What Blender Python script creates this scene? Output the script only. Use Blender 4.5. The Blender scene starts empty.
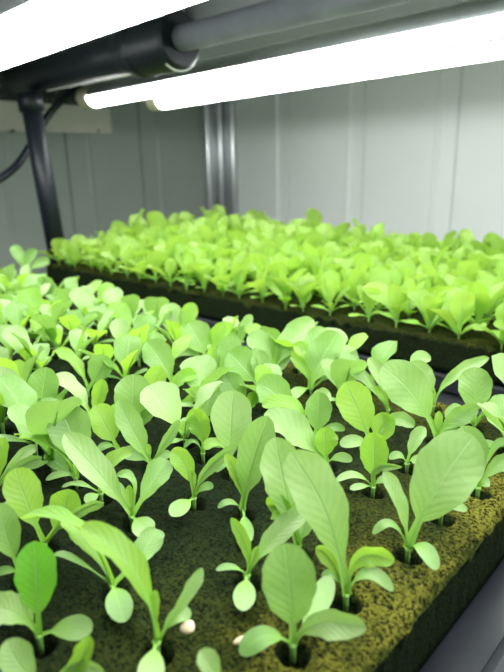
import bpy, bmesh, math, random
from mathutils import Vector, Matrix
random.seed(11)
D = bpy.data; COL = bpy.context.scene.collection; SC = bpy.context.scene
H = 0.115                      # eye height above the foam slabs, in metres
FPX = 575.0; PITCH = math.radians(16.5); ROLL = math.radians(1.3); AZ = math.radians(47)
FOAM_TOP = 1.0

def W(l, r, z):
    """l: metres/H along the trays away to the left, r: away to the right, z: above the eye."""
    return Vector((-l*H, r*H, FOAM_TOP + (z+1)*H))

EYE = W(0, 0, 0)
fw = Vector((-math.cos(AZ), math.sin(AZ), 0)); rt = Vector((math.sin(AZ), math.cos(AZ), 0)); up = Vector((0, 0, 1))
FWD = (fw*math.cos(PITCH) - up*math.sin(PITCH)).normalized()
UP0 = (fw*math.sin(PITCH) + up*math.cos(PITCH)).normalized()
CR = rt*math.cos(ROLL) - UP0*math.sin(ROLL)
CU = rt*math.sin(ROLL) + UP0*math.cos(ROLL)

def ray(x, y):
    return FWD*FPX + CR*(x-252) + CU*(336-y)      # depth along FWD is FPX
def at_z(x, y, z):
    """point of the plane z (eye units) seen at x, y"""
    v = ray(x, y); k = (FOAM_TOP + (z+1)*H - EYE.z)/v.z
    return EYE + v*k
def at_depth(x, y, d):
    return EYE + ray(x, y)*(d/FPX)
def depth(p): return (p-EYE).dot(FWD)

# ------------------------------------------------------------------ materials
def new_mat(name):
    m = D.materials.new(name); m.use_nodes = True
    nt = m.node_tree; nt.nodes.clear()
    out = nt.nodes.new('ShaderNodeOutputMaterial')
    return m, nt, out
def N(nt, t, **kw):
    n = nt.nodes.new(t)
    for k, v in kw.items(): setattr(n, k, v)
    return n
def ramp(nt, stops, fac=None, interp='LINEAR'):
    n = N(nt, 'ShaderNodeValToRGB'); n.color_ramp.interpolation = interp
    els = n.color_ramp.elements
    while len(els) > 1: els.remove(els[-1])
    els[0].position = stops[0][0]; els[0].color = (*stops[0][1], 1)
    for p, c in stops[1:]:
        e = els.new(p); e.color = (*c, 1)
    if fac is not None: nt.links.new(fac, n.inputs[0])
    return n
def math_n(nt, op, a, b=None, c=None, clamp=False):
    n = N(nt, 'ShaderNodeMath', operation=op); n.use_clamp = clamp
    for i, v in enumerate((a, b, c)):
        if v is None: continue
        if isinstance(v, (int, float)): n.inputs[i].default_value = v
        else: nt.links.new(v, n.inputs[i])
    return n.outputs[0]
def mixrgb(nt, fac, a, b, mode='MIX'):
    n = N(nt, 'ShaderNodeMix', data_type='RGBA', blend_type=mode)
    for i, v in ((0, fac), (6, a), (7, b)):
        if isinstance(v, (int, float)): n.inputs[i].default_value = v
        elif isinstance(v, tuple): n.inputs[i].default_value = (*v, 1)
        else: nt.links.new(v, n.inputs[i])
    return n.outputs[2]
def noise(nt, vec, scale, detail=3, rough=.5):
    n = N(nt, 'ShaderNodeTexNoise'); n.inputs['Scale'].default_value = scale
    n.inputs['Detail'].default_value = detail; n.inputs['Roughness'].default_value = rough
    if vec is not None: nt.links.new(vec, n.inputs['Vector'])
    return n.outputs['Fac']
def bump(nt, h, strength, dist):
    b = N(nt, 'ShaderNodeBump'); b.inputs['Strength'].default_value = strength
    b.inputs['Distance'].default_value = dist; nt.links.new(h, b.inputs['Height']); return b.outputs[0]

def simple(name, col, rough=.5, metal=0., spec=.5, var=.0, bscale=0, bstr=0, vscale=30):
    m, nt, out = new_mat(name); p = N(nt, 'ShaderNodeBsdfPrincipled')
    p.inputs['Roughness'].default_value = rough; p.inputs['Metallic'].default_value = metal
    p.inputs['Specular IOR Level'].default_value = spec
    tc = N(nt, 'ShaderNodeTexCoord').outputs['Object']
    if var:
        f = noise(nt, tc, vscale, 5, .6)
        c = ramp(nt, [(.3, tuple(v*(1-var) for v in col)), (.7, tuple(min(1, v*(1+var)) for v in col))], f).outputs[0]
        nt.links.new(c, p.inputs['Base Color'])
    else: p.inputs['Base Color'].default_value = (*col, 1)
    if bstr:
        nt.links.new(bump(nt, noise(nt, tc, bscale, 4), bstr, .001), p.inputs['Normal'])
    nt.links.new(p.outputs[0], out.inputs[0]); return m

def leaf_mat(name, dark, light, trans, tfac=.4, rough=.42, vein=True, rib=(.6, .82, .38)):
    m, nt, out = new_mat(name)
    p = N(nt, 'ShaderNodeBsdfPrincipled'); p.inputs['Roughness'].default_value = rough
    p.inputs['Specular IOR Level'].default_value = .36
    uv = N(nt, 'ShaderNodeUVMap'); sep = N(nt, 'ShaderNodeSeparateXYZ'); nt.links.new(uv.outputs[0], sep.inputs[0])
    s = sep.outputs[0]; x = math_n(nt, 'ABSOLUTE', math_n(nt, 'MULTIPLY_ADD', sep.outputs[1], 2, -1))
    tc = N(nt, 'ShaderNodeTexCoord').outputs['Object']
    oi = N(nt, 'ShaderNodeObjectInfo').outputs['Random']
    n1 = noise(nt, tc, 90, 4, .55)
    f = math_n(nt, 'ADD', math_n(nt, 'MULTIPLY', n1, .6), math_n(nt, 'MULTIPLY', oi, .5))
    base = ramp(nt, [(.3, dark), (.75, light)], f).outputs[0]
    # midrib and side veins from the leaf's own coordinates
    midw = math_n(nt, 'MULTIPLY_ADD', s, -.07, .11)
    mid = math_n(nt, 'SUBTRACT', 1, math_n(nt, 'DIVIDE', x, midw), clamp=True)
    wob = math_n(nt, 'MULTIPLY', math_n(nt, 'SUBTRACT', noise(nt, tc, 160, 2), .5), .6)
    ph = math_n(nt, 'ADD', math_n(nt, 'MULTIPLY', math_n(nt, 'SUBTRACT', s, math_n(nt, 'MULTIPLY', x, .22)), 11), wob)
    tri = math_n(nt, 'ABSOLUTE', math_n(nt, 'SUBTRACT', math_n(nt, 'FRACT', ph), .5))
    side = math_n(nt, 'SUBTRACT', 1, math_n(nt, 'MULTIPLY', tri, 9), clamp=True)
    side = math_n(nt, 'MULTIPLY', side, math_n(nt, 'SUBTRACT', 1, math_n(nt, 'MULTIPLY', x, .75), clamp=True))
    v = math_n(nt, 'MAXIMUM', mid, math_n(nt, 'MULTIPLY', side, .22 if vein else .05))
    foot = math_n(nt, 'MULTIPLY', math_n(nt, 'SUBTRACT', .62, s, clamp=True), 1.5, clamp=True)
    base = mixrgb(nt, foot, base, (.25, .50, .045))
    c = mixrgb(nt, math_n(nt, 'MULTIPLY', v, .5), base, rib)
    nt.links.new(c, p.inputs['Base Color'])
    puck = math_n(nt, 'ADD', math_n(nt, 'MULTIPLY', tri, .28 if vein else .08), math_n(nt, 'MULTIPLY', noise(nt, tc, 420, 3), .35))
    hgt = math_n(nt, 'SUBTRACT', puck, math_n(nt, 'MULTIPLY', mid, .6))
    bn = bump(nt, hgt, .6 if vein else .3, .0008)
    nt.links.new(bn, p.inputs['Normal'])
    t = N(nt, 'ShaderNodeBsdfTranslucent')
    tcol = mixrgb(nt, math_n(nt, 'MULTIPLY', v, .5), trans, tuple(q*.75 for q in trans))
    nt.links.new(tcol, t.inputs[0]); nt.links.new(bn, t.inputs['Normal'])
    mx = N(nt, 'ShaderNodeMixShader'); mx.inputs[0].default_value = tfac
    nt.links.new(p.outputs[0], mx.inputs[1]); nt.links.new(t.outputs[0], mx.inputs[2])
    nt.links.new(mx.outputs[0], out.inputs[0]); return m

M = {}
M['leafA'] = leaf_mat('pale lettuce leaf', (.19, .37, .09), (.37, .53, .22), (.34, .62, .10), .32)
M['leafY'] = leaf_mat('young yellow lettuce leaf', (.20, .42, .05), (.32, .52, .10), (.40, .70, .06), .45)
M['leafD'] = leaf_mat('deep green lettuce leaf', (.09, .30, .03), (.14, .40, .05), (.2, .62, .02), .38)
M['cotA'] = leaf_mat('seed leaf', (.19, .37, .10), (.31, .48, .18), (.32, .60, .09), .3, .4, False)
M['leafB'] = leaf_mat('bright lettuce leaf', (.23, .43, .05), (.37, .55, .13), (.42, .68, .07), .42, .45, False)
M['cotB'] = leaf_mat('bright seed leaf', (.30, .58, .08), (.42, .72, .13), (.45, .9, .06), .35, .45, False)
M['stem'] = simple('seedling stem', (.24, .48, .10), .45, var=.15)
M['black'] = simple('black enamel', (.004, .007, .011), .45, spec=.35, var=.2)
M['blackm'] = simple('matt black film', (.008, .010, .012), .42, var=.3)
M['tray'] = simple('black tray plastic', (.010, .012, .016), .33, spec=.5, var=.3, bscale=60, bstr=.25)
M['film'] = simple('grey film', (.25, .26, .275), .25, spec=.6, var=.4, bscale=35, bstr=.8, vscale=45)
M['white'] = simple('white highlight', (.75, .76, .74), .4)  # white for the modelled highlight lines on the black pipe
M['cap'] = simple('ivory cap', (.62, .58, .42), .45)
M['alu'] = simple('aluminium', (.62, .65, .66), .3, metal=.85, var=.1, vscale=8)
M['seed'] = simple('seed husk', (.75, .60, .40), .6, var=.15, vscale=300)
M['under'] = simple('grey painted sheet', (.22, .245, .235), .45, spec=.5, var=.1, vscale=6)
M['duct'] = simple('blue grey duct', (.17, .185, .205), .85, spec=.1, var=.2, vscale=20)
M['cream'] = simple('cream frame', (.60, .58, .50), .5, var=.05)
M['screw'] = simple('screw', (.08, .08, .075), .4)
M['floor'] = simple('grey floor', (.2, .2, .2), .6, var=.1)
def emit(name, col, s):
    m, nt, out = new_mat(name); e = N(nt, 'ShaderNodeEmission'); e.inputs[0].default_value = (*col, 1)
    e.inputs[1].default_value = s; nt.links.new(e.outputs[0], out.inputs[0]); return m
M['led'] = emit('lit diffuser', (.97, 1.0, .98), 15.5)

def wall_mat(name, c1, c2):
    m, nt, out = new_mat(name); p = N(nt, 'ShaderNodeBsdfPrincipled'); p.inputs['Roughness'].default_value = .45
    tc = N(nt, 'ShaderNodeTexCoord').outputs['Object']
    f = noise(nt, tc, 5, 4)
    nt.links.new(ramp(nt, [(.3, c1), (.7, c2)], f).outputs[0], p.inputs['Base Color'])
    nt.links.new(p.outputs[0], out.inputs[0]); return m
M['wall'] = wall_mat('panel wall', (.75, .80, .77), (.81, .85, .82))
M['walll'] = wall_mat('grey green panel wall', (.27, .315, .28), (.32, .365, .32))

def mesh_mat(name):
    m, nt, out = new_mat(name); p = N(nt, 'ShaderNodeBsdfPrincipled'); p.inputs['Roughness'].default_value = .4
    v = N(nt, 'ShaderNodeTexVoronoi'); v.inputs['Scale'].default_value = 90
    nt.links.new(N(nt, 'ShaderNodeTexCoord').outputs['Object'], v.inputs['Vector'])
    nt.links.new(ramp(nt, [(.18, (.10, .12, .10)), (.3, (.006, .009, .008))], v.outputs[0]).outputs[0], p.inputs['Base Color'])
    nt.links.new(p.outputs[0], out.inputs[0]); return m
M['grille'] = mesh_mat('vent mesh')

def foam_mat(name, back=False):
    m, nt, out = new_mat(name); p = N(nt, 'ShaderNodeBsdfPrincipled')
    p.inputs['Roughness'].default_value = .95; p.inputs['Specular IOR Level'].default_value = .05
    geo = N(nt, 'ShaderNodeTexCoord').outputs['Object']; sep = N(nt, 'ShaderNodeSeparateXYZ'); nt.links.new(geo, sep.inputs[0])
    big = noise(nt, geo, 26, 4, .6); fine = noise(nt, geo, 900, 3, .75); mid = noise(nt, geo, 420, 4, .7)
    # algae grows where the slab stays uncovered: along the free end and the far long side
    if not back:
        ex = math_n(nt, 'MULTIPLY_ADD', sep.outputs[0], 13, .93)      # object x runs -L..0 from the free end
        ey = math_n(nt, 'MULTIPLY_ADD', sep.outputs[1], 9, -2.15)
        a = math_n(nt, 'ADD', math_n(nt, 'MAXIMUM', ex, ey), math_n(nt, 'MULTIPLY', math_n(nt, 'SUBTRACT', big, .5), 1.5))
    else:
        a = math_n(nt, 'MULTIPLY', big, 1.0)
    a = math_n(nt, 'ADD', a, math_n(nt, 'MULTIPLY', math_n(nt, 'SUBTRACT', mid, .5), .9))
    # only upward faces carry it
    nz = N(nt, 'ShaderNodeSeparateXYZ'); nt.links.new(N(nt, 'ShaderNodeNewGeometry').outputs['Normal'], nz.inputs[0])
    topf = math_n(nt, 'MULTIPLY', math_n(nt, 'SUBTRACT', nz.outputs[2], .35), 2.2, clamp=True)
    a = math_n(nt, 'MULTIPLY', a, topf, clamp=True)
    c = ramp(nt, [(0, (.012, .021, .007)), (.3, (.026, .040, .009)), (.6, (.040, .048, .007)), (1.0, (.17, .165, .022))], a).outputs[0]
    c = mixrgb(nt, math_n(nt, 'SUBTRACT', 1, ramp(nt, [(.40, (0,0,0)), (.55, (1,1,1))], fine).outputs[0]), c, (.004, .006, .003))
    nt.links.new(c, p.inputs['Base Color'])
    hh = math_n(nt, 'ADD', math_n(nt, 'MULTIPLY', fine, .6), mid)
    nt.links.new(bump(nt, hh, 1.0, .0016), p.inputs['Normal'])
    nt.links.new(p.outputs[0], out.inputs[0]); return m
M['foam'] = foam_mat('green algae foam'); M['foamB'] = foam_mat('brown foam', True)
M['hole'] = simple('wet foam slit', (.004, .005, .003), .9)

# ------------------------------------------------------------------ object helpers
def link(name, me, mat=None, parent=None, loc=None, smooth=True):
    o = D.objects.new(name, me); COL.objects.link(o)
    if mat is not None and not len(me.materials):
        for q in (mat if isinstance(mat, (list, tuple)) else [mat]): me.materials.append(q)
    if parent is not None: o.parent = parent
    if loc is not None: o.location = loc
    if smooth and me.polygons: me.polygons.foreach_set('use_smooth', [True]*len(me.polygons))
    return o
def tag(o, label=None, cat=None, group=None, kind=None):
    for k, v in (('label', label), ('category', cat), ('group', group), ('kind', kind)):
        if v: o[k] = v
    return o
def empty(name, loc, label, cat, group=None, rz=0):
    o = D.objects.new(name, None); COL.objects.link(o); o.location = loc; o.rotation_euler.z = rz
    o.empty_display_size = .01
    return tag(o, label, cat, group)
def finish(bm, name, mat, parent=None, loc=None, smooth=False):
    me = D.meshes.new(name); bm.normal_update(); bm.to_mesh(me); bm.free()
    return link(name, me, mat, parent, loc, smooth)
def box(bm, lo, hi, bev=0, mi=0):
    c = [(a+b)/2 for a, b in zip(lo, hi)]
    r = bmesh.ops.create_cube(bm, size=1, matrix=Matrix.Translation(c) @ Matrix.Diagonal((*[abs(b-a) for a, b in zip(lo, hi)], 1)))
    fs = {f for v in r['verts'] for f in v.link_faces}
    for f in fs: f.material_index = mi
    if bev:
        bmesh.ops.bevel(bm, geom=list({e for v in r['verts'] for e in v.link_edges}), offset=bev, segments=2, affect='EDGES')
def tube(bm, pts, rad, n=16, cap=True, mi=0):
    pts = [Vector(p) for p in pts]; rings = []
    rads = rad if isinstance(rad, (list, tuple)) else [rad]*len(pts)
    prev = None
    for i, p in enumerate(pts):
        t = (pts[min(i+1, len(pts)-1)] - pts[max(i-1, 0)]).normalized()
        if prev is None:
            a = t.orthogonal().normalized()
        else:
            a = (prev - t*prev.dot(t)).normalized()
        prev = a; b = t.cross(a)
        rings.append([bm.verts.new(p + (a*math.cos(2*math.pi*k/n) + b*math.sin(2*math.pi*k/n))*rads[i]) for k in range(n)])
    for r0, r1 in zip(rings, rings[1:]):
        for k in range(n):
            f = bm.faces.new((r0[k], r0[(k+1) % n], r1[(k+1) % n], r1[k])); f.material_index = mi; f.smooth = True
    if cap:
        bm.faces.new(list(reversed(rings[0]))).material_index = mi; bm.faces.new(rings[-1]).material_index = mi

# ------------------------------------------------------------------ leaves
def bez(a, b, c, t): return a*(1-t)**2 + b*(2*t*(1-t)) + c*t*t
def width_true(s):
    pet = .19; q = (s-.19)/.81
    blade = ((max(q, 0)**.92)*(max(1-q, 0)**.54))/(.63**.92*.37**.54) if q > 0 else 0
    return max(blade, pet*(1-max(0, (s-.5))*2) if s < 1 else 0)
def width_round(s):
    q = (s-.24)/.76
    blade = ((max(q, 0)**.75)*(max(1-q, 0)**.5))/(.6**.75*.4**.5) if q > 0 else 0
    return max(blade, .16*(1-s*.8) if s < .9 else 0)
def width_cot(s):
    q = (s-.2)/.8
    blade = ((max(q, 0)**.72)*(max(1-q, 0)**.5))/(.59**.72*.41**.5) if q > 0 else 0
    return max(blade, .18*(1-s) if s < 1 else 0)
PROF = {'t': width_true, 'r': width_round, 'c': width_cot}

def leaf_mesh(P0, PC, P2, nrm, width, kind='t', cup=.16, wav=.05, seed=0, twist=0., nu=20, nv=8):
    """blade along the curve P0-PC-P2, nrm: upper side, width: full width"""
    rnd = random.Random(seed); bm = bmesh.new(); uvl = bm.loops.layers.uv.new('UVMap')
    L = (P2-P0).length; prof = PROF[kind]
    ph = rnd.uniform(0, 6); k1 = rnd.uniform(10, 16); ph2 = rnd.uniform(0, 6)
    rows = []; info = []; centre = []
    for i in range(nu+1):
        s = i/nu; s = 1-(1-s)**1.25
        p = bez(P0, PC, P2, s); tg = (bez(P0, PC, P2, min(1, s+.02)) - bez(P0, PC, P2, max(0, s-.02))).normalized()
        n = nrm - tg*nrm.dot(tg)
        if n.length < 1e-4: n = tg.orthogonal()
        n.normalize(); sd = tg.cross(n).normalized()
        if twist:
            q = Matrix.Rotation(twist*s, 3, tg); sd = q @ sd; n = q @ n
        w = prof(s)*width*.5; w = max(w, .00025 if i < nu else 0.00015)
        centre.append((p, n, w)); row = []
        for j in range(nv+1):
            x = -1 + 2*j/nv
            edge = 1 + (.05*math.sin(k1*2*s+ph+x)+.02*math.sin(k1*4.3*s+ph2))*(1 if kind == 't' else .6 if kind == 'r' else .2)
            up_ = cup*(abs(x)**1.6)*w*1.6
            if s < .3: up_ += (abs(x)**2)*w*.7*(1-s/.3)
            wv = wav*width*.5*math.sin(k1*s+ph+(2 if x > 0 else 0))*abs(x)**2*min(1, s*2)*(w/(width*.5))
            row.append(bm.verts.new(p + sd*(x*w*edge) + n*(up_+wv))); info.append((s, (x+1)/2))
        rows.append(row)
    idx = {}
    c = 0
    for i, row in enumerate(rows):
        for v in row: idx[v] = info[c]; c += 1
    for i in range(nu):
        for j in range(nv):
            f = bm.faces.new((rows[i][j], rows[i][j+1], rows[i+1][j+1], rows[i+1][j])); f.smooth = True
            for l in f.loops: l[uvl].uv = idx[l.vert]
    # fleshy midrib on the under side
    pts = []; rad = []
    for p, n, w in centre[:-4]:
        q = len(pts)/nu
        r = max(.00022, (.055 if kind == 'c' else .045)*width*(1-q)**1.2)
        pts.append(p - n*r*.75); rad.append(r)
    before = set(bm.faces)
    tube(bm, pts, rad, 6)
    for f in set(bm.faces)-before:
        f.material_index = 1; f.smooth = True
    me = D.meshes.new('leaf'); bm.normal_update(); bm.to_mesh(me); bm.free(); return me

def stem_mesh(h, lean, r, below=.004):
    bm = bmesh.new()
    pts = [Vector((0, 0, -below)), Vector((0, 0, 0)), Vector((lean.x*.4, lean.y*.4, h*.5)), Vector((lean.x, lean.y, h))]
    tube(bm, pts, [r*.8, r*.85, r, r*1.25], 8)
    me = D.meshes.new('stem'); bm.to_mesh(me); bm.free(); return me

# ------------------------------------------------------------------ the plants told apart one by one
# leaf: (kind, tip x, tip y, width px, {m: middle pixel, d: depth shift of the tip (eye units), tw: turn about the axis, g: tip height above foam, mat})
HOLES_A = []; HERO = []
def hero(bx, by, crown, label, leaves):
    B = at_z(bx, by, -1); d0 = depth(B); HOLES_A.append((B.x, B.y)); HERO.append(B)
    root = empty('lettuce_seedling', B, label, 'seedling', 'seedlings in the front foam slab')
    crown *= .16; cpt = B + Vector((0, 0, crown*H))
    lean = Vector((0, 0, 0))
    link('stem', stem_mesh(crown*H*1.05, lean, .0009), M['stem'], root)
    tocam = (EYE-B).normalized()
    for i, lf in enumerate(leaves):
        kind, tx, ty, w = lf[:4]; o = lf[4] if len(lf) > 4 else {}
        if 'g' in o: T = at_z(tx, ty, -1 + o['g'])
        else: T = at_depth(tx, ty, d0 + o.get('d', .0)*H)
        if T.z < B.z + .0015: T = at_z(tx, ty, -1 + .02)
        P0 = cpt - B - Vector((0, 0, crown*H*.12*(i % 3)))
        P2 = T - B
        if 'm' in o:
            md = (depth(T) + depth(B+P0))/2 + o.get('md', 0)*H
            Mp = at_depth(*o['m'], md) - B; PC = Mp*2 - (P0+P2)/2
        else:
            PC = (P0+P2)/2 + Vector((0, 0, 1))*(P2-P0).length*(o.get('a', .12))
        ax = (P2-P0).normalized()
        n = tocam*1.0 + Vector((0, 0, .45)); n = (n - ax*n.dot(ax)).normalized()
        n = Matrix.Rotation(math.radians(o.get('tw', 0)), 3, ax) @ n
        wid = w*.9*depth(T)/FPX
        me = leaf_mesh(P0, PC, P2, n, wid, kind, o.get('cup', .24 if kind != 'c' else .08), o.get('wav', .16 if kind == 't' else .10 if kind == 'r' else .03),
                       seed=int(tx*7+ty*3), twist=math.radians(o.get('ts', 0)), nu=24, nv=10)
        mt = M[o['mat']] if 'mat' in o else (M['cotA'] if kind == 'c' else M['leafA'])
        link('seed_leaf' if kind == 'c' else 'leaf', me, [mt, M['stem']], root)
    return root

Y = {'mat': 'leafY'}
def o(**k): return k
hero(40, 641, .10, 'seedling with one dark green upright leaf near the bottom left corner', [
    ('r', 34, 541, 44, o(mat='leafD', m=(37, 590), cup=.1)), ('c', 92, 631, 27, o(m=(68, 628), d=-.03)),
    ('t', -16, 610, 34, o(m=(14, 612), d=-.05)), ('c', 4, 598, 24, o(m=(22, 612), d=.08))])
hero(48, 700, .10, 'seedling cut off by the bottom edge, below the dark green upright leaf', [
    ('r', 6, 640, 36, o(m=(22, 668))), ('t', 90, 636, 23, o(m=(76, 668), mat='leafY')), ('t', 104, 672, 18, o(m=(72, 668), tw=45))])
hero(157, 648, .10, 'seedling leaning over the tan seed husk with a long arched left leaf', [
    ('t', 80, 527, 38, o(m=(134, 572), mat='leafY', tw=28, d=-.02)), ('t', 202, 568, 16, o(m=(183, 600), tw=35, d=.05)),
    ('t', 155, 590, 10, o(m=(155, 610), mat='leafY')), ('c', 150, 690, 31, o(m=(152, 663), d=-.16)),
    ('c', 191, 616, 17, o(m=(175, 617), d=.04))])
hero(113, 590, .10, 'seedling with an arched leaf sweeping left above a round drooping seed leaf', [
    ('t', 21, 519, 30, o(m=(78, 527), mat='leafY', tw=52, d=-.02)), ('t', 62, 520, 26, o(m=(88, 545), mat='leafY', tw=25, d=.05)),
    ('t', 157, 529, 27, o(m=(142, 553), d=.12)), ('c', 125, 622, 30, o(m=(117, 598), d=-.13)), ('c', 52, 556, 11, o(m=(72, 558), tw=30, d=.04))])
hero(45, 548, .10, 'seedling at the left with a veined leaf, a rounded leaf and one edge on', [
    ('r', 15, 468, 39, o(m=(28, 505), mat='leafY', cup=.1)), ('r', 68, 489, 36, o(m=(62, 515), cup=.12, mat='leafY')),
    ('t', 104, 503, 15, o(m=(76, 513), tw=52, d=-.04)), ('c', 4, 503, 15, o(m=(22, 510), d=.1))])
hero(21, 578, .10, 'seedling on the left edge with a pale leaf half outside the picture', [
    ('r', -2, 503, 32, o(m=(8, 540))), ('c', -6, 574, 10, o(m=(8, 570)))])
hero(-12, 502, .10, 'seedling on the left edge with two narrow pointed leaves reaching right', [
    ('t', 42, 457, 15, o(m=(16, 470), tw=40)), ('t', 37, 450, 12, o(m=(18, 458), tw=20, d=.05)), ('t', 4, 437, 22, o(m=(-6, 470), mat='leafY'))])
hero(76, 481, .09, 'seedling with a broad pale leaf and a yellow green leaf reaching left', [
    ('t', 18, 438, 30, o(m=(54, 448), mat='leafY', tw=48, d=-.03)), ('r', 60, 409, 46, o(m=(73, 440), d=.02)),
    ('c', 46, 480, 10, o(m=(62, 474), tw=20)), ('c', 46, 453, 17, o(m=(60, 465), d=.1))])
hero(101, 497, .08, 'seedling with one upturned yellow green leaf, second row in from the left', [
    ('t', 132, 454, 26, o(m=(110, 466), mat='leafY', tw=-45)), ('t', 62, 487, 10, o(m=(82, 485), tw=35)), ('c', 86, 503, 13, o(m=(93, 496), g=.05))])
hero(132, 521, .10, 'seedling with one long pale leaf leaning left over its neighbours', [
    ('t', 64, 434, 34, o(m=(103, 478), tw=10, d=-.02)), ('t', 129, 485, 9, o(m=(130, 500), mat='leafY')),
    ('t', 168, 460, 27, o(m=(152, 483), d=.10)), ('t', 117, 475, 11, o(m=(133, 482), tw=40)), ('c', 109, 484, 11, o(m=(121, 491), d=.08)),
    ('c', 149, 537, 26, o(m=(141, 524), d=-.12))])
hero(118, 452, .08, 'seedling with one broad yellow green leaf facing the camera', [
    ('r', 95, 405, 34, o(m=(108, 430), mat='leafY', ts=15)), ('c', 98, 451, 9, o(m=(107, 445)))])
hero(151, 467, .09, 'seedling with a pale leaf up left and a thin blade up right', [
    ('t', 118, 400, 27, o(m=(137, 438))), ('t', 179, 420, 12, o(m=(164, 444), tw=30)), ('t', 148, 444, 6, o(m=(149, 452), mat='leafY')),
    ('c', 121, 451, 17, o(m=(136, 455), d=.05)), ('c', 171, 455, 11, o(m=(161, 456)))])
hero(203, 456, .08, 'small seedling with a single yellow green leaf between two tall pale ones', [
    ('t', 190, 410, 25, o(m=(202, 430), mat='leafY', tw=-15)), ('c', 184, 448, 8, o(m=(194, 441), tw=30)), ('c', 222, 447, 8, o(m=(212, 444), tw=30))])
hero(231, 473, .09, 'seedling with a very broad upright leaf and a flat leaf pointing left', [
    ('r', 234, 390, 45, o(m=(231, 430))), ('t', 203, 448, 17, o(m=(222, 446), mat='leafY', tw=45, d=-.03)), ('c', 216, 472, 9, o(m=(224, 464)))])
hero(194, 502, .09, 'open seedling with a curled leaf, thin right blade and bare foam all around', [
    ('r', 171, 451, 23, o(m=(186, 468), mat='leafY')), ('t', 237, 446, 15, o(m=(207, 470), tw=35)), ('t', 192, 470, 8, o(m=(193, 483), mat='leafY')),
    ('c', 213, 488, 10, o(m=(204, 487))), ('c', 171, 516, 20, o(m=(183, 505), g=.04))])
hero(243, 513, .09, 'tall seedling in mid picture with an upright oblong leaf tapering to its stem', [
    ('t', 268, 416, 39, o(m=(251, 468), d=-.02)), ('t', 225, 454, 15, o(m=(239, 480), mat='leafY')),
    ('c', 218, 508, 9, o(m=(230, 502), tw=20)), ('c', 243, 546, 21, o(m=(245, 528), d=-.14))])
hero(247, 580, .10, 'seedling with a round seed leaf hanging toward the pale seed husk', [
    ('t', 231, 518, 14, o(m=(246, 548), mat='leafY')), ('t', 309, 508, 25, o(m=(272, 540), d=.04)), ('t', 258, 546, 9, o(m=(252, 562), mat='leafY')),
    ('c', 216, 570, 10, o(m=(232, 567), tw=25)), ('c', 243, 611, 26, o(m=(245, 590), d=-.14))])
hero(293, 650, .10, 'nearest seedling at bottom centre with a big oval veined leaf', [
    ('r', 284, 543, 60, o(m=(291, 600), cup=.1, mat='leafA')), ('t', 366, 629, 32, o(m=(318, 624), tw=32, d=-.03)),
    ('c', 241, 655, 25, o(m=(266, 636), d=-.04)), ('c', 330, 576, 24, o(m=(315, 610), d=.12))])
hero(346, 599, .09, 'seedling near the right end with the longest pale leaf leaning left', [
    ('t', 290, 452, 56, o(m=(328, 517), d=-.02, cup=.1)), ('t', 394, 562, 24, o(m=(360, 558), mat='leafY', tw=42)),
    ('t', 316, 547, 18, o(m=(332, 562), mat='leafY', tw=-30)), ('c', 393, 591, 16, o(m=(368, 573))), ('c', 322, 577, 9, o(m=(334, 575)))])
hero(298, 550, .09, 'seedling behind the longest leaning leaf, with a wide pale leaf of its own', [
    ('t', 275, 437, 46, o(m=(286, 492))), ('r', 268, 507, 28, o(m=(282, 512), mat='leafY', tw=-15)), ('t', 308, 510, 20, o(m=(304, 528)))])
hero(326, 466, .08, 'seedling with a short yellow green leaf and a long leaf leaning left', [
    ('t', 325, 427, 27, o(m=(325, 446), mat='leafY', tw=15)), ('t', 264, 414, 40, o(m=(302, 438), tw=20)), ('c', 352, 461, 11, o(m=(339, 457), tw=20)), ('c', 310, 468, 8, o(m=(318, 460)))])
hero(373, 490, .08, 'compact seedling with one crinkled square leaf above a flat one', [
    ('r', 374, 432, 31, o(m=(374, 462), mat='leafY', cup=.25)), ('t', 402, 467, 10, o(m=(376, 469), tw=55, d=-.03)), ('c', 336, 481, 11, o(m=(356, 475), tw=25)),
    ('c', 350, 489, 8, o(m=(361, 486))), ('c', 390, 480, 9, o(m=(381, 480)))])
hero(407, 466, .06, 'smallest seedling on bare foam, with one tiny leaf and two seed leaves', [
    ('t', 425, 427, 16, o(m=(414, 444), tw=-10)), ('c', 389, 459, 9, o(m=(399, 455))), ('c', 424, 468, 12, o(m=(415, 459), g=.03))])
hero(408, 553, .09, 'largest seedling near the right edge with one big round leaf', [
    ('r', 474, 436, 68, o(m=(434, 492), d=-.02, cup=.1)), ('t', 383, 472, 21, o(m=(400, 507), tw=30)),
    ('c', 373, 534, 11, o(m=(392, 524), tw=25)), ('c', 437, 570, 19, o(m=(423, 548), d=-.12))])
hero(441, 516, .05, 'short seedling under the big round leaf showing only its seed leaves', [
    ('c', 467, 511, 11, o(m=(453, 506))), ('c', 422, 512, 9, o(m=(432, 508)))])
hero(478, 491, .08, 'seedling behind the big round leaf at the right edge', [
    ('r', 462, 426, 36, o(m=(473, 458))), ('t', 516, 456, 18, o(m=(494, 467), tw=30)), ('c', 490, 482, 12, o(m=(484, 483))), ('c', 510, 447, 9, o(m=(495, 446), tw=30))])
hero(436, 440, .08, 'seedling with a long spoon shaped leaf leaning left, third from the right end', [
    ('r', 382, 366, 47, o(m=(416, 398), cup=.1)), ('t', 439, 411, 9, o(m=(438, 425), mat='leafY')), ('t', 478, 408, 22, o(m=(452, 420), tw=35)), ('c', 460, 432, 10, o(m=(448, 431)))])
hero(474, 427, .07, 'seedling at the right edge with an upright round veined leaf', [
    ('r', 475, 367, 36, o(m=(475, 396), cup=.1)), ('t', 508, 402, 20, o(m=(492, 408), tw=20)), ('t', 508, 426, 13, o(m=(490, 410), tw=20)),
    ('t', 446, 419, 18, o(m=(462, 412), tw=20)), ('c', 452, 426, 9, o(m=(462, 421)))])
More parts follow.
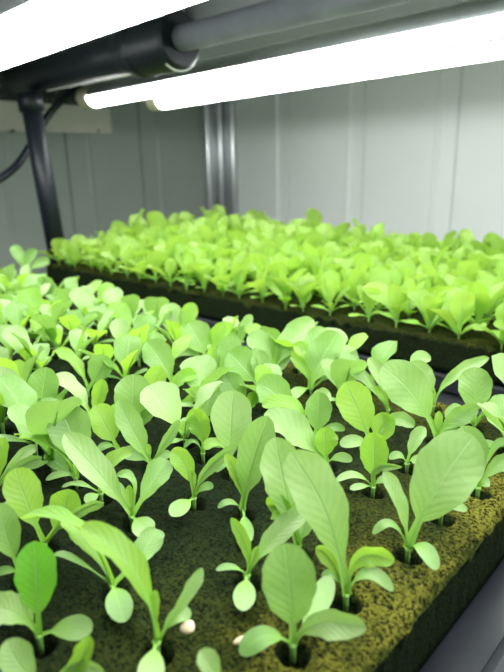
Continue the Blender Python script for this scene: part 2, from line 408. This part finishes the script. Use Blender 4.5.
hero(433, 408, .07, 'seedling with one thin blade crossing the black gap toward the back tray', [
    ('t', 489, 358, 14, o(m=(452, 376), tw=30, cup=.3)), ('r', 410, 362, 29, o(m=(424, 384))), ('t', 431, 359, 17, o(m=(415, 366), d=.06, tw=25)),
    ('t', 433, 387, 6, o(m=(433, 398), mat='leafY'))])
hero(372, 450, .08, 'seedling with a large crinkled veined leaf beside a folded yellow one', [
    ('r', 345, 382, 40, o(m=(360, 415), cup=.1, mat='leafY')), ('r', 382, 412, 27, o(m=(382, 432), mat='leafY')), ('t', 414, 427, 16, o(m=(392, 420), tw=25)), ('c', 340, 445, 15, o(m=(357, 441)))])
hero(388, 412, .07, 'seedling with a long narrow leaf hanging left behind the crinkled leaf', [
    ('t', 339, 360, 20, o(m=(366, 382), tw=30)), ('r', 368, 358, 16, o(m=(382, 380))), ('t', 376, 386, 12, o(m=(384, 398), mat='leafY'))])
hero(311, 391, .07, 'tall seedling on the far edge with a broad leaf rising past the slab', [
    ('t', 338, 332, 36, o(m=(318, 366))), ('t', 325, 328, 28, o(m=(312, 356), d=.08)), ('t', 291, 357, 13, o(m=(305, 370), mat='leafY')),
    ('t', 293, 346, 17, o(m=(310, 358), mat='leafY', d=.05)), ('c', 291, 400, 13, o(m=(300, 390), g=.05)), ('r', 352, 346, 20, o(m=(332, 370), d=.1))])
hero(272, 381, .07, 'seedling on the far edge with one spoon leaf up right and one left', [
    ('t', 314, 320, 27, o(m=(286, 346))), ('t', 247, 337, 30, o(m=(266, 352), tw=15)), ('t', 289, 354, 12, o(m=(279, 368))), ('t', 278, 342, 8, o(m=(275, 360), mat='leafY'))])
hero(238, 358, .06, 'seedling on the far edge with a small pointed leaf over the black gap', [
    ('t', 252, 315, 13, o(m=(242, 332), tw=20)), ('r', 222, 322, 20, o(m=(230, 340), mat='leafY'))])
hero(313, 442, .08, 'seedling in mid picture with a wide leaf arched left and one upright', [
    ('r', 262, 406, 24, o(m=(294, 408), mat='leafY', tw=35)), ('r', 319, 392, 29, o(m=(318, 418))), ('c', 345, 430, 10, o(m=(330, 428))), ('c', 290, 428, 9, o(m=(301, 426)))])
hero(296, 426, .07, 'seedling with a rounded pale leaf behind the wide arched one', [
    ('r', 257, 383, 36, o(m=(280, 398))), ('t', 330, 392, 20, o(m=(315, 404)))])
hero(36, 431, .08, 'seedling at the left with an upright pale leaf and a yellow side leaf', [
    ('r', 46, 367, 33, o(m=(42, 398))), ('t', 17, 398, 16, o(m=(30, 406), mat='leafY', tw=20)), ('t', -8, 386, 36, o(m=(14, 400), tw=15))])
hero(92, 423, .08, 'seedling with a triangular leaf folded toward the camera, left of centre', [
    ('t', 53, 376, 30, o(m=(76, 394), tw=30, ts=20)), ('t', 103, 379, 17, o(m=(98, 400), mat='leafY'))])
hero(88, 392, .07, 'seedling with a long leaf lying left and a round leaf behind', [
    ('t', 55, 350, 20, o(m=(76, 366), mat='leafY', tw=35)), ('r', 106, 355, 28, o(m=(98, 373)))])
hero(131, 437, .08, 'seedling with a very broad round leaf left of mid picture', [
    ('r', 134, 374, 42, o(m=(133, 407), cup=.1)), ('t', 112, 405, 15, o(m=(122, 418), mat='leafY')), ('t', 152, 410, 14, o(m=(142, 420), tw=20))])
hero(174, 388, .07, 'seedling with a tall pale triangular leaf left of mid picture', [
    ('t', 146, 342, 32, o(m=(163, 364))), ('c', 187, 380, 9, o(m=(180, 380)))])
hero(148, 416, .07, 'seedling with a rounded bright leaf in front of a triangular one', [
    ('r', 160, 366, 26, o(m=(152, 392), mat='leafY')), ('c', 163, 412, 10, o(m=(156, 408)))])
hero(173, 408, .07, 'seedling with a bent yellow green leaf pointing right', [
    ('t', 197, 375, 20, o(m=(178, 383), mat='leafY', tw=-30)), ('t', 204, 388, 10, o(m=(186, 402), mat='leafY', tw=20))])
hero(207, 364, .07, 'seedling with a large round leaf near the black gap', [
    ('r', 188, 323, 33, o(m=(200, 343))), ('r', 224, 323, 17, o(m=(214, 342), mat='leafY')), ('c', 172, 356, 10, o(m=(190, 352)))])
hero(216, 387, .07, 'seedling with an upright broad leaf and yellow lower leaves', [
    ('r', 234, 334, 27, o(m=(226, 362))), ('t', 192, 368, 20, o(m=(204, 368), mat='leafY', tw=20)), ('t', 212, 345, 14, o(m=(214, 366), mat='leafY'))])
hero(262, 394, .07, 'seedling with a large pale leaf leaning left, near the far edge', [
    ('r', 228, 352, 36, o(m=(246, 370))), ('r', 258, 350, 22, o(m=(262, 372)))])
hero(243, 418, .07, 'seedling with a rounded pale leaf low in mid picture', [
    ('r', 224, 374, 29, o(m=(236, 395))), ('t', 256, 392, 14, o(m=(250, 404), mat='leafY'))])
hero(205, 428, .07, 'seedling with a round bright leaf just left of mid picture', [
    ('r', 211, 384, 31, o(m=(208, 406))), ('t', 190, 412, 12, o(m=(198, 416), mat='leafY'))])
hero(226, 694, .08, 'seedling cut off by the bottom edge right of the tan husk, one leaf showing', [
    ('r', 200, 650, 24, o(m=(212, 668))), ('c', 246, 688, 16, o(m=(238, 684)))])
hero(24, 276, .06, 'taller seedling at the far left end beside the black post', [
    ('r', 12, 246, 13, o(m=(20, 258))), ('r', 36, 249, 12, o(m=(28, 260))), ('r', 50, 262, 12, o(m=(38, 264)))])
hero(178, 344, .06, 'seedling near the gap with a round leaf and a curled yellow one', [
    ('r', 166, 304, 27, o(m=(174, 324))), ('r', 194, 303, 19, o(m=(186, 322), mat='leafY'))])

# ------------------------------------------------------------------ seedlings of the slabs, set out on the grid
def make_proto(kind, seed):
    r = random.Random(seed); root = empty('lettuce_seedling', (0, 0, 0), None, None)
    cr = r.uniform(.01, .03)*H
    link('stem', stem_mesh(cr*1.05, Vector((0, 0, 0)), .0009), M['stem'], root)
    a0 = r.uniform(0, 6.28); n = r.choice((3, 3, 4)) if kind == 'A' else r.choice((4, 4, 5))
    C = Vector((0, 0, cr))
    for i in range(n):
        a = a0 + i*2.3 + r.uniform(-.3, .3)
        if kind == 'A':
            Ln = H*r.uniform(.16, .29)*(1 if i < 2 else .72); el = math.radians(r.uniform(38, 72)); arch = r.uniform(.08, .22); wr = r.uniform(.44, .62)
        else:
            Ln = H*r.uniform(.22, .34)*(1 if i < 3 else .8); el = math.radians(r.uniform(55, 86) if i < 2 else r.uniform(22, 62)); arch = r.uniform(.05, .25); wr = r.uniform(.40, .52)
        dv = Vector((math.cos(a)*math.cos(el), math.sin(a)*math.cos(el), math.sin(el)))
        T = C + dv*Ln; out = Vector((math.cos(a), math.sin(a), 0))
        PC = C + dv*Ln*.5 + (up*math.cos(el) - out*math.sin(el)*.6)*Ln*arch
        nrm = (up*math.cos(el) - out*math.sin(el))
        kd = r.choice('ttr'); mat = M['leafB'] if kind == 'B' else (M['leafY'] if r.random() < .3 else M['leafA'])
        link('leaf', leaf_mesh(C, PC, T, nrm, Ln*wr*1.08, kd, .18, .10, seed*10+i, math.radians(r.uniform(-25, 25)), 14, 6), [mat, M['stem']], root)
    for k in (0, 1):
        a = a0 + 1.2 + k*math.pi + r.uniform(-.3, .3); Ln = H*(r.uniform(.10, .15) if kind == 'A' else r.uniform(.13, .19)); el = math.radians(r.uniform(5, 35))
        dv = Vector((math.cos(a)*math.cos(el), math.sin(a)*math.cos(el), math.sin(el)))
        P0 = C*.8; T = P0 + dv*Ln
        link('seed_leaf', leaf_mesh(P0, (P0+T)/2 + up*Ln*.15, T, up, Ln*.5, 'c', .05, .02, seed*10+7+k, 0, 10, 6),
             [M['cotB'] if kind == 'B' else M['cotA'], M['stem']], root)
    return root
def copy_tree(src):
    c = src.copy(); COL.objects.link(c)
    for ch in src.children:
        d = ch.copy(); d.parent = c; COL.objects.link(d)
    return c
ORD = ['', 'first', 'second', 'third', 'fourth', 'fifth', 'sixth', 'seventh', 'eighth', 'ninth', 'tenth', 'eleventh', 'twelfth', 'thirteenth',
       'fourteenth', 'fifteenth', 'sixteenth', 'seventeenth', 'eighteenth', 'nineteenth', 'twentieth', 'twenty-first', 'twenty-second',
       'twenty-third', 'twenty-fourth', 'twenty-fifth', 'twenty-sixth']
def pix(P):
    v = P-EYE; d = v.dot(FWD)
    return (252+FPX*v.dot(CR)/d, 336-FPX*v.dot(CU)/d, d) if d > .01 else (-999, -999, 0)
PITCHC = .2225
protoA = [make_proto('A', 100+i) for i in range(12)]
protoB = [make_proto('B', 200+i) for i in range(12)]
HOLES_B = []
COUNT = []
def scatter(protos, l0, r0, nl, nr, holes, group, label, avoid, test, smin, smax, limit=999):
    rr = random.Random(5); spots = []
    for j in range(nr):            # rows counted from the gap between the trays
        for i in range(nl):
            l = l0 + i*PITCHC; r = r0 + j*PITCHC*(-1 if protos is protoA else 1)
            P = W(l + rr.uniform(-.04, .04), r + rr.uniform(-.025, .04), -1)
            k = rr.randrange(len(protos)); rz = rr.uniform(0, 6.28); sc = rr.uniform(smin, smax)*(1 + (.40*max(0, (i-8)/16)*min(1, j/6) if protos is protoB else 0))
            if any((P-Q).length < .6*PITCHC*H for Q in avoid): continue
            x, y, d = pix(P + up*.15*H)
            x0 = pix(P)[1]
            if not test(x, y, d): continue
            holes.append((P.x, P.y))
            spots.append((depth(P), k, P, rz, sc, label % (ORD[j+1], ORD[nl-i])))
    spots.sort(key=lambda t: t[0])
    for d, k, P, rz, sc, lab in spots[:limit]:
        q = copy_tree(protos[k])
        q.location = P; q.rotation_euler.z = rz; q.scale = (sc, sc, sc)
        tag(q, lab, 'seedling', group)
    rest = spots[limit:]
    if rest:                      # the farthest rows, where one plant merges into the next
        bm = bmesh.new(); o0 = rest[0][2]; slots = [M['leafB'], M['stem'], M['cotB']]
        for d, k, P, rz, sc, lab in rest:
            mx = Matrix.Translation(P - o0) @ Matrix.Rotation(rz, 4, 'Z') @ Matrix.Diagonal((sc, sc, sc, 1))
            for ch in protos[k].children:
                nv, nf = len(bm.verts), len(bm.faces)
                bm.from_mesh(ch.data); bm.verts.ensure_lookup_table(); bm.faces.ensure_lookup_table()
                bmesh.ops.transform(bm, matrix=mx, verts=bm.verts[nv:])
                for f in bm.faces[nf:]: f.material_index = slots.index(ch.data.materials[f.material_index])
        tag(finish(bm, 'lettuce_seedlings', slots, None, o0), 'mass of bright green seedlings in the farthest rows of the back slab, along the wall', 'seedlings', None, 'stuff')
    print('seedlings', len(spots), 'kept', len(spots[:limit]))
    COUNT.append(len(spots[:limit]))
    for q in protos:
        if True:
            for ch in list(q.children): D.objects.remove(ch)
            D.objects.remove(q)
scatter(protoA, .62, 2.16, 24, 12, HOLES_A, 'seedlings in the front foam slab',
        'pale green lettuce seedling, front slab, %s row from the gap, %s from the post end', HERO,
        lambda x, y, d: -14 < x < 525 and y < 660 and not (y > 425 and x > 60) and not (y > 470),.84, 1.12)
scatter(protoB, .66, 3.215, 25, 13, HOLES_B, 'seedlings in the back foam slab',
        'bright green lettuce seedling, back slab, %s row from the gap, %s from the post end', [],
        lambda x, y, d: -20 < x < 570, .80, 1.15, 300 - len(HERO) - COUNT[0])

# ------------------------------------------------------------------ foam slabs
def slab(name, l0, l1, r0, r1, holes, mat, label, nx, ny, fine_l=None):
    bm = bmesh.new(); rnd = random.Random(3)
    o_ = W(l0, r0, -1)                      # object origin: the free end
    xs = [-(l1-l0)*H*(i/nx)**(1.35) for i in range(nx+1)]; ys = [(r1-r0)*H*j/ny for j in range(ny+1)]
    cell = .03; hm = {}
    for hx, hy in holes:
        hm.setdefault((round(hx/cell), round(hy/cell)), []).append((hx, hy))
    T = .21*H
    from mathutils import noise as mn
    grid = []
    for x in xs:
        row = []
        for y in ys:
            wx, wy = o_.x+x, o_.y+y; z = mn.noise(Vector((wx*260, wy*260, 0)))*.0006 + mn.noise(Vector((wx*40, wy*40, 3)))*.0011 - .0008
            cx, cy = round(wx/cell), round(wy/cell)
            for a in (-1, 0, 1):
                for b in (-1, 0, 1):
                    for hx, hy in hm.get((cx+a, cy+b), ()):
                        dx, dy = wx-hx, wy-hy
                        d = math.sqrt((dx/1.2)**2 + dy*dy) if abs(dx) < .02 and abs(dy) < .02 else 1
                        R = .0030
                        if d < R*1.4:
                            q = max(0, min(1, (R*1.4-d)/(R*.7))); z -= .008*q*q*(3-2*q)
            ed = min(-x, (l1-l0)*H+x, y, (r1-r0)*H-y)
            if ed < .005: z -= (.005-ed)**2/.005*.6
            row.append(bm.verts.new((x, y, z)))
        grid.append(row)
    for i in range(nx):
        for j in range(ny):
            f = bm.faces.new((grid[i][j], grid[i+1][j], grid[i+1][j+1], grid[i][j+1])); f.smooth = True
    loop = [grid[i][0] for i in range(nx)] + [grid[nx][j] for j in range(ny)] + [grid[i][ny] for i in range(nx, 0, -1)] + [grid[0][j] for j in range(ny, 0, -1)]
    prev = loop
    for k in range(1, 7):
        cur = [bm.verts.new((v.co.x, v.co.y, -T*k/6)) for v in loop]
        if k < 6:
            for v in cur:
                q = mn.noise(Vector(((o_.x+v.co.x)*250, (o_.y+v.co.y)*250, v.co.z*250)))*.0006
                v.co.x += q if v.co.x > -.001 else 0; v.co.y += q if (v.co.y < .001 or v.co.y > (r1-r0)*H-.001) else 0
        n = len(loop)
        for a in range(n):
            f = bm.faces.new((prev[a], prev[(a+1) % n], cur[(a+1) % n], cur[a])); f.smooth = True
        prev = cur
    bm.faces.new(prev)
    bmesh.ops.recalc_face_normals(bm, faces=bm.faces)
    ob = finish(bm, name, mat, None, o_, False)
    ob.data.polygons.foreach_set('use_smooth', [True]*len(ob.data.polygons))
    return tag(ob, label, 'foam')
slab('foam_slab', .48, 5.98, -.55, 2.27, HOLES_A, M['foam'], 'dark green foam slab with yellow algae at its end, holding the nearer seedlings', 520, 270)
slab('foam_slab', .45, 6.08, 3.15, 5.98, HOLES_B, M['foamB'], 'dark olive foam slab in the back tray under the bright green seedlings', 300, 150)

# ------------------------------------------------------------------ trays
def tray(l0, l1, r0, r1, label):
    """open tray swept from one wall profile round the rectangle"""
    root = empty('grow_tray', W((l0+l1)/2, (r0+r1)/2, -1.27), label, 'tray', 'black grow trays')
    prof = [(0.0, -1.225), (.03, -1.225), (.05, -1.17), (.07, -1.165), (.085, -1.175), (.10, -1.25), (.085, -1.26), (.06, -1.255), (0, -1.255)]
    bm = bmesh.new(); rings = []
    for off, z in prof:
        rings.append([bm.verts.new(W(l, r, z) - root.location) for l, r in ((l0-off, r0-off), (l1+off, r0-off), (l1+off, r1+off), (l0-off, r1+off))])
    for a, b in zip(rings, rings[1:]):
        for k in range(4): bm.faces.new((a[k], a[(k+1) % 4], b[(k+1) % 4], b[k]))
    bm.faces.new(rings[0]); bm.faces.new(list(reversed(rings[-1])))
    bmesh.ops.recalc_face_normals(bm, faces=bm.faces)
    finish(bm, 'tray_body', M['tray'], root)
    return root
tray(.40, 6.03, -.60, 2.34, 'black plastic tray under the nearer foam slab')
tray(.40, 6.12, 3.06, 6.04, 'black plastic tray along the back wall')
# grey film apron over the shelf lip at the near end
bm = bmesh.new(); rows = []
from mathutils import noise as mn
apr = W(.3, 1, -1.2)
for i in range(15):
    l = .33 - .24*i/14; z = -1.19 - .012*i/14 if i < 12 else -1.2 - .03*(i-11)
    rows.append([bm.verts.new(W(l, -.6+4.0*j/160, z + .014*mn.noise(Vector((l*14, j*.25, 0))) + .007*mn.noise(Vector((l*30, j*.6, 5)))) - apr) for j in range(161)])
for a, b in zip(rows, rows[1:]):
    for k in range(160): bm.faces.new((a[k], a[k+1], b[k+1], b[k]))
bmesh.ops.solidify(bm, geom=bm.faces[:], thickness=.0012)
tag(finish(bm, 'plastic_film', M['film'], None, apr, True), 'wrinkled grey plastic film along the lip beside the nearer slab', 'film')

# ------------------------------------------------------------------ shelf, post, pipe, lamps
def bx(name, lo, hi, mat, parent=None, bev=0, kind=None):
    a, b = W(*lo), W(*hi); c = (a+b)/2
    l = [min(a[i], b[i])-c[i] for i in range(3)]; h = [max(a[i], b[i])-c[i] for i in range(3)]
    bm = bmesh.new(); box(bm, l, h, bev)
    if parent is not None: c = c - parent.location
    ob = finish(bm, name, mat, parent, c)
    if kind: ob['kind'] = kind
    return ob
tag(bx('shelf_board', (-.1, -1.2, -1.35), (7.0, 7.6, -1.265), M['blackm'], bev=.001), 'black shelf board carrying both seedling trays', 'shelf')
PL, PR = 6.26, 3.42
post = empty('shelf_post', W(PL, PR, -1.265), 'black round upright post standing between the two trays at their far end', 'post')
bm = bmesh.new(); tube(bm, [(0, 0, 0), (0, 0, (1.265+.80)*H)], .108*H, 28); finish(bm, 'pole', M['black'], post)
bm = bmesh.new(); zc = (1.265+.72)*H
tube(bm, [(0, 0, zc-.10*H), (0, 0, zc-.095*H), (0, 0, zc+.09*H), (0, 0, zc+.1*H)], [.10*H, .135*H, .135*H, .10*H], 28); finish(bm, 'collar', M['black'], post)
bm = bmesh.new(); tube(bm, [(0, 0, 0), (0, 0, .03*H), (0, 0, .06*H)], [.18*H, .18*H, .12*H], 24); finish(bm, 'foot', M['black'], post)
post.rotation_euler = Matrix.Rotation(math.radians(-3.4), 3, fw).to_euler()
# black pipe on the post, running toward the camera
pipe = empty('black_pipe', W(6.7, PR, 1.0), 'thick black pipe resting on the post, its open end outlined by white highlight lines', 'pipe')
RP = .17*H; RB = .235*H
def LP(l, z=0, r=0): return W(l, PR+r, 1.0+z) - pipe.location
bm = bmesh.new(); tube(bm, [LP(6.7), LP(4.75), LP(4.6), LP(4.45), LP(3.95), LP(3.92), LP(3.9)], [RP, RP, RP*1.1, RB, RB, RB*.95, RB*.85], 40); finish(bm, 'pipe_body', M['black'], pipe)
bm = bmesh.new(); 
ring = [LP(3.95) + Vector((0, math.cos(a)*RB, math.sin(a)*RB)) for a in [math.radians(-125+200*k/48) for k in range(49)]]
tube(bm, ring, .0009, 6, False); finish(bm, 'rim_highlight', M['white'], pipe)  # pale arc modelled for the light caught on the pipe's end
bm = bmesh.new(); tube(bm, [LP(3.95, .0), LP(-2, .0)], .10*H, 32); finish(bm, 'inner_pipe', M['duct'], pipe)
bm = bmesh.new(); tube(bm, [LP(6.1, -.185), LP(4.3, -.185)], .0011, 8); finish(bm, 'edge_highlight', M['white'], pipe)  # thin white rod standing in for the highlight along the pipe's lower edge
bm = bmesh.new(); tube(bm, [LP(4.43), LP(4.41), LP(4.36), LP(4.34)], [RB, RB*1.04, RB*1.04, RB], 40); finish(bm, 'coupling', M['black'], pipe)

def led_tube(l0, l1, r, z, label, rad=.125, group=None, tilt=0.):
    root = empty('led_tube', W(l1, r, z), label, 'lamp', group)
    R_ = rad*H; L_ = (l1-l0)*H; root.rotation_euler.y = -math.radians(tilt)
    n = 24; lower = []; upper = []
    for nm, a0, a1, mt in (('diffuser', math.pi*1.045, math.pi*1.955, 'led'), ('heat_sink', -.045*math.pi, math.pi*1.045, 'alu')):
        bm = bmesh.new(); A = []; B = []
        for k in range(n+1):
            a = a0 + (a1-a0)*k/n; rr = R_*(1 if nm == 'diffuser' else .97)
            A.append(bm.verts.new((.012, math.cos(a)*rr, math.sin(a)*rr))); B.append(bm.verts.new((L_-.012, math.cos(a)*rr, math.sin(a)*rr)))
        for k in range(n):
            f = bm.faces.new((A[k], A[k+1], B[k+1], B[k])); f.smooth = True
        bm.faces.new(A); bm.faces.new(list(reversed(B)))
        bmesh.ops.recalc_face_normals(bm, faces=bm.faces)
        finish(bm, nm, M[mt], root)
    for x0, x1 in ((-.012, .013), (L_-.013, L_+.012)):
        bm = bmesh.new(); tube(bm, [(x0, 0, 0), (x0+.002, 0, 0), (x1-.001, 0, 0), (x1, 0, 0)], [R_*.9, R_*1.06, R_*1.06, R_], 28); finish(bm, 'end_cap', M['cap'], root)
    # lamp holder that carries the tube from the shelf above
    for x in (.03, L_-.03):
        bm = bmesh.new(); box(bm, (x-.004, -.004, R_*.9), (x+.004, .004, (1.31-z-(math.tan(math.radians(tilt))*x/H))*H), .0008); finish(bm, 'hanger', M['black'], root)
    return root
TZ = .80
led_tube(-2.5, 6.35, 4.09, TZ+.02, tilt=.75, label='nearer lit white tube lamp of the pair over the back tray')
led_tube(-2.5, 6.35, 5.1, TZ+.05, tilt=.75, label='farther lit white tube lamp of the pair, by the back wall')
led_tube(-2.5, 6.35, 1.84, TZ-.01, tilt=1.4, label='lit white tube lamp above the front tray, nearer the camera')
led_tube(-2.5, 6.35, 2.12, TZ-.01, tilt=1.4, label='lit white tube lamp above the front tray, nearer the black pipe')
led_tube(-2.5, 6.35, .75, TZ, 'added white tube lamp over the front tray, out of view, brightening the seedlings')  # unseen lamp added to brighten the nearer seedlings
# upper shelf
tag(bx('shelf_board', (-.2, -1.2, 1.32), (7.0, 7.6, 1.38), M['under'], bev=.001), 'grey sheet metal shelf above the lamps, seen from below', 'shelf')
tag(bx('shelf_rail', (-.2, 3.62, 1.16), (7.0, 3.76, 1.318), M['under'], bev=.001), 'grey rail under the upper shelf behind the black pipe', 'rail')

# cable behind the post
def cable(name, pts, r, mat, label):
    pts = [Vector(p) for p in pts]; out = []
    for i in range(len(pts)-1):
        p0 = pts[max(i-1, 0)]; p1 = pts[i]; p2 = pts[i+1]; p3 = pts[min(i+2, len(pts)-1)]
        for k in range(10):
            t = k/10
            out.append(.5*((2*p1) + (p2-p0)*t + (2*p0-5*p1+4*p2-p3)*t*t + (3*p1-p0-3*p2+p3)*t**3))
    out.append(pts[-1]); bm = bmesh.new(); o0 = out[0]; tube(bm, [q-o0 for q in out], r, 12)
    return tag(finish(bm, name, mat, None, o0, True), label, 'cable')
dC = depth(W(PL, PR, 0))
cable('power_cable', [at_depth(86, 78, dC*1.02), at_depth(68, 94, dC*1.05), at_depth(48, 116, dC*1.06), at_depth(30, 146, dC*1.04), at_depth(14, 168, dC), at_depth(-12, 184, dC*.97), at_depth(-40, 180, dC*.95)],
      .0050, M['black'], 'black power cable looping down behind the upright post')

# ------------------------------------------------------------------ room
LW, RW = 8.9, 8.72
ZF, ZC = -8.6, 9.
def wall(name, lo, hi, mat):
    ob = bx(name, lo, hi, mat, kind='structure'); return ob
wall('floor', (-9, -7, ZF-.3), (LW+.4, RW+.4, ZF), M['floor'])
wall('ceiling', (-9, -7, ZC), (LW+.4, RW+.4, ZC+.3), M['wall'])
bm = bmesh.new(); o0 = W(LW, RW, 0); prev = None; prof = [(-7, 0)]
for k in range(-10, 0):
    a = RW - 2.05 + 1.5*(k+1)
    prof += [(a, 0), (a+.02, .05), (a+.04, .05), (a+.06, 0), (a+.40, 0), (a+.43, -.03), (a+.47, -.03), (a+.50, 0)]
prof.append((RW, 0))
for a, dpt in prof:
    cur = [bm.verts.new(W(LW+dpt, a, z)-o0) for z in (ZF, ZC)]
    if prev: bm.faces.new((prev[0], cur[0], cur[1], prev[1]))
    prev = cur
bmesh.ops.recalc_face_normals(bm, faces=bm.faces)
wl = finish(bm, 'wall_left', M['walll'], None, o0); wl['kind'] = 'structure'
# back wall: folded sheet panels with raised ribs and joints
def wall_panels(name, axis, a0, a1, pos, joints, mat):
    bm = bmesh.new(); o0 = W(LW, RW, 0) if axis == 'l' else W(LW, a0, 0)
    prof = []
    for j0, j1 in zip(joints, joints[1:]):
        prof += [(j0, 0), (j0+.015, .05), (j0+.03, .05), (j0+.045, 0), (j0+.28, 0), (j0+.31, -.035), (j0+.36, -.035), (j0+.39, 0)]
    prof.append((joints[-1], 0)); prev = None
    for a, dpt in prof:
        q = (a, pos+dpt)
        cur = [bm.verts.new(W(q[0], q[1], z)-o0) for z in (ZF, ZC)]
        if prev: bm.faces.new((prev[0], cur[0], cur[1], prev[1]))
        prev = cur
    bmesh.ops.recalc_face_normals(bm, faces=bm.faces)
    ob = finish(bm, name, mat, None, o0); ob['kind'] = 'structure'; return ob
def joint_l(x):
    v = ray(x, 150); return -v.x/v.y*RW
J = [joint_l(x) for x in (459, 365, 291)]; SP = (J[2]-J[0])/2
wall_panels('wall_back', 'l', -9, LW, RW, [-9.] + sorted([J[1]+SP*k for k in range(-7, 3)]) + [LW], M['wall'])
bx('trim_1', (-9, RW+.06, ZF), (LW, RW+.3, ZC), M['wall'], kind='structure')
# aluminium corner profile
tr = bmesh.new(); c0 = W(LW, RW, ZF); hh = (ZC-ZF)*H
for dx, dy, r in ((.09, -.44, .085), (.14, -.14, .075), (.44, -.09, .085)):
    tube(tr, [(dx*H, dy*H, 0), (dx*H, dy*H, hh)], r*H, 16)
box(tr, (.0, -.5*H, 0), (.07*H, 0, hh)); box(tr, (0, -.07*H, 0), (.5*H, 0, hh))
t2 = finish(tr, 'trim_2', M['alu'], None, c0); t2['kind'] = 'structure'
# vent on the left wall
lv = LW - .02
def onwall(x, y):
    v = ray(x, y); k = (-(LW)*H - EYE.x)/v.x; return EYE + v*k
pA = onwall(109, 134); pB = onwall(105, 108)
vent = empty('wall_vent', W(lv, 4, .7), 'cream framed mesh vent on the left wall behind the post', 'vent')
y1 = pA.y/H; zb = (pA.z-FOAM_TOP)/H-1; zt = (pB.z-FOAM_TOP)/H-1
bx('frame', (LW-.10, y1-3.2, zb), (LW, y1, zt), M['cream'], vent, .001)
bx('mesh_panel', (LW-.08, y1-3.2, zt), (LW, y1-.16, zt+1.2), M['grille'], vent)
for px in (10, 95):
    q = onwall(px, 131); bm = bmesh.new(); tube(bm, [(0, 0, 0), (.0135, 0, 0)], .0028, 10); finish(bm, 'screw', M['screw'], vent, q - vent.location)

# ------------------------------------------------------------------ seed husks
def husk(x, y, sx, sy, rz, label):
    P = at_z(x, y, -.975); bm = bmesh.new()
    bmesh.ops.create_uvsphere(bm, u_segments=20, v_segments=12, radius=1)
    for v in bm.verts:
        v.co.x *= (1 - .25*v.co.x); v.co = Vector((v.co.x*sx, v.co.y*sy, v.co.z*sy*.62))
    ob = finish(bm, 'seed_husk', M['seed'], None, P, True); ob.rotation_euler = (math.radians(18), math.radians(-15), rz)
    tag(ob, label, 'seed')
husk(189, 627, .0020, .0017, .8, 'larger tan seed husk beside the long arched leaf')
husk(242, 640, .0018, .0010, .9, 'smaller pale seed husk left of the nearest seedling')

# ------------------------------------------------------------------ light of the room, camera
w = D.worlds.new('room'); SC.world = w; w.use_nodes = True
w.node_tree.nodes['Background'].inputs[0].default_value = (.9, 1, .95, 1); w.node_tree.nodes['Background'].inputs[1].default_value = .16
cam = D.cameras.new('camera'); co = D.objects.new('camera', cam); COL.objects.link(co)
co.matrix_world = Matrix.Translation(EYE) @ Matrix((CR, CU, -FWD)).transposed().to_4x4()
cam.sensor_fit = 'VERTICAL'; cam.sensor_height = 24; cam.lens = FPX/672*24; cam.clip_start = .004; cam.clip_end = 50
cam.dof.use_dof = True; cam.dof.focus_distance = depth(at_z(372, 470, -1)); cam.dof.aperture_fstop = cam.lens/2.1
SC.camera = co
vs = SC.view_settings; SC.display_settings.display_device = 'sRGB'
vs.view_transform = 'Standard'; vs.look = 'None'; vs.exposure = .36; vs.gamma = 1; vs.use_curve_mapping = False
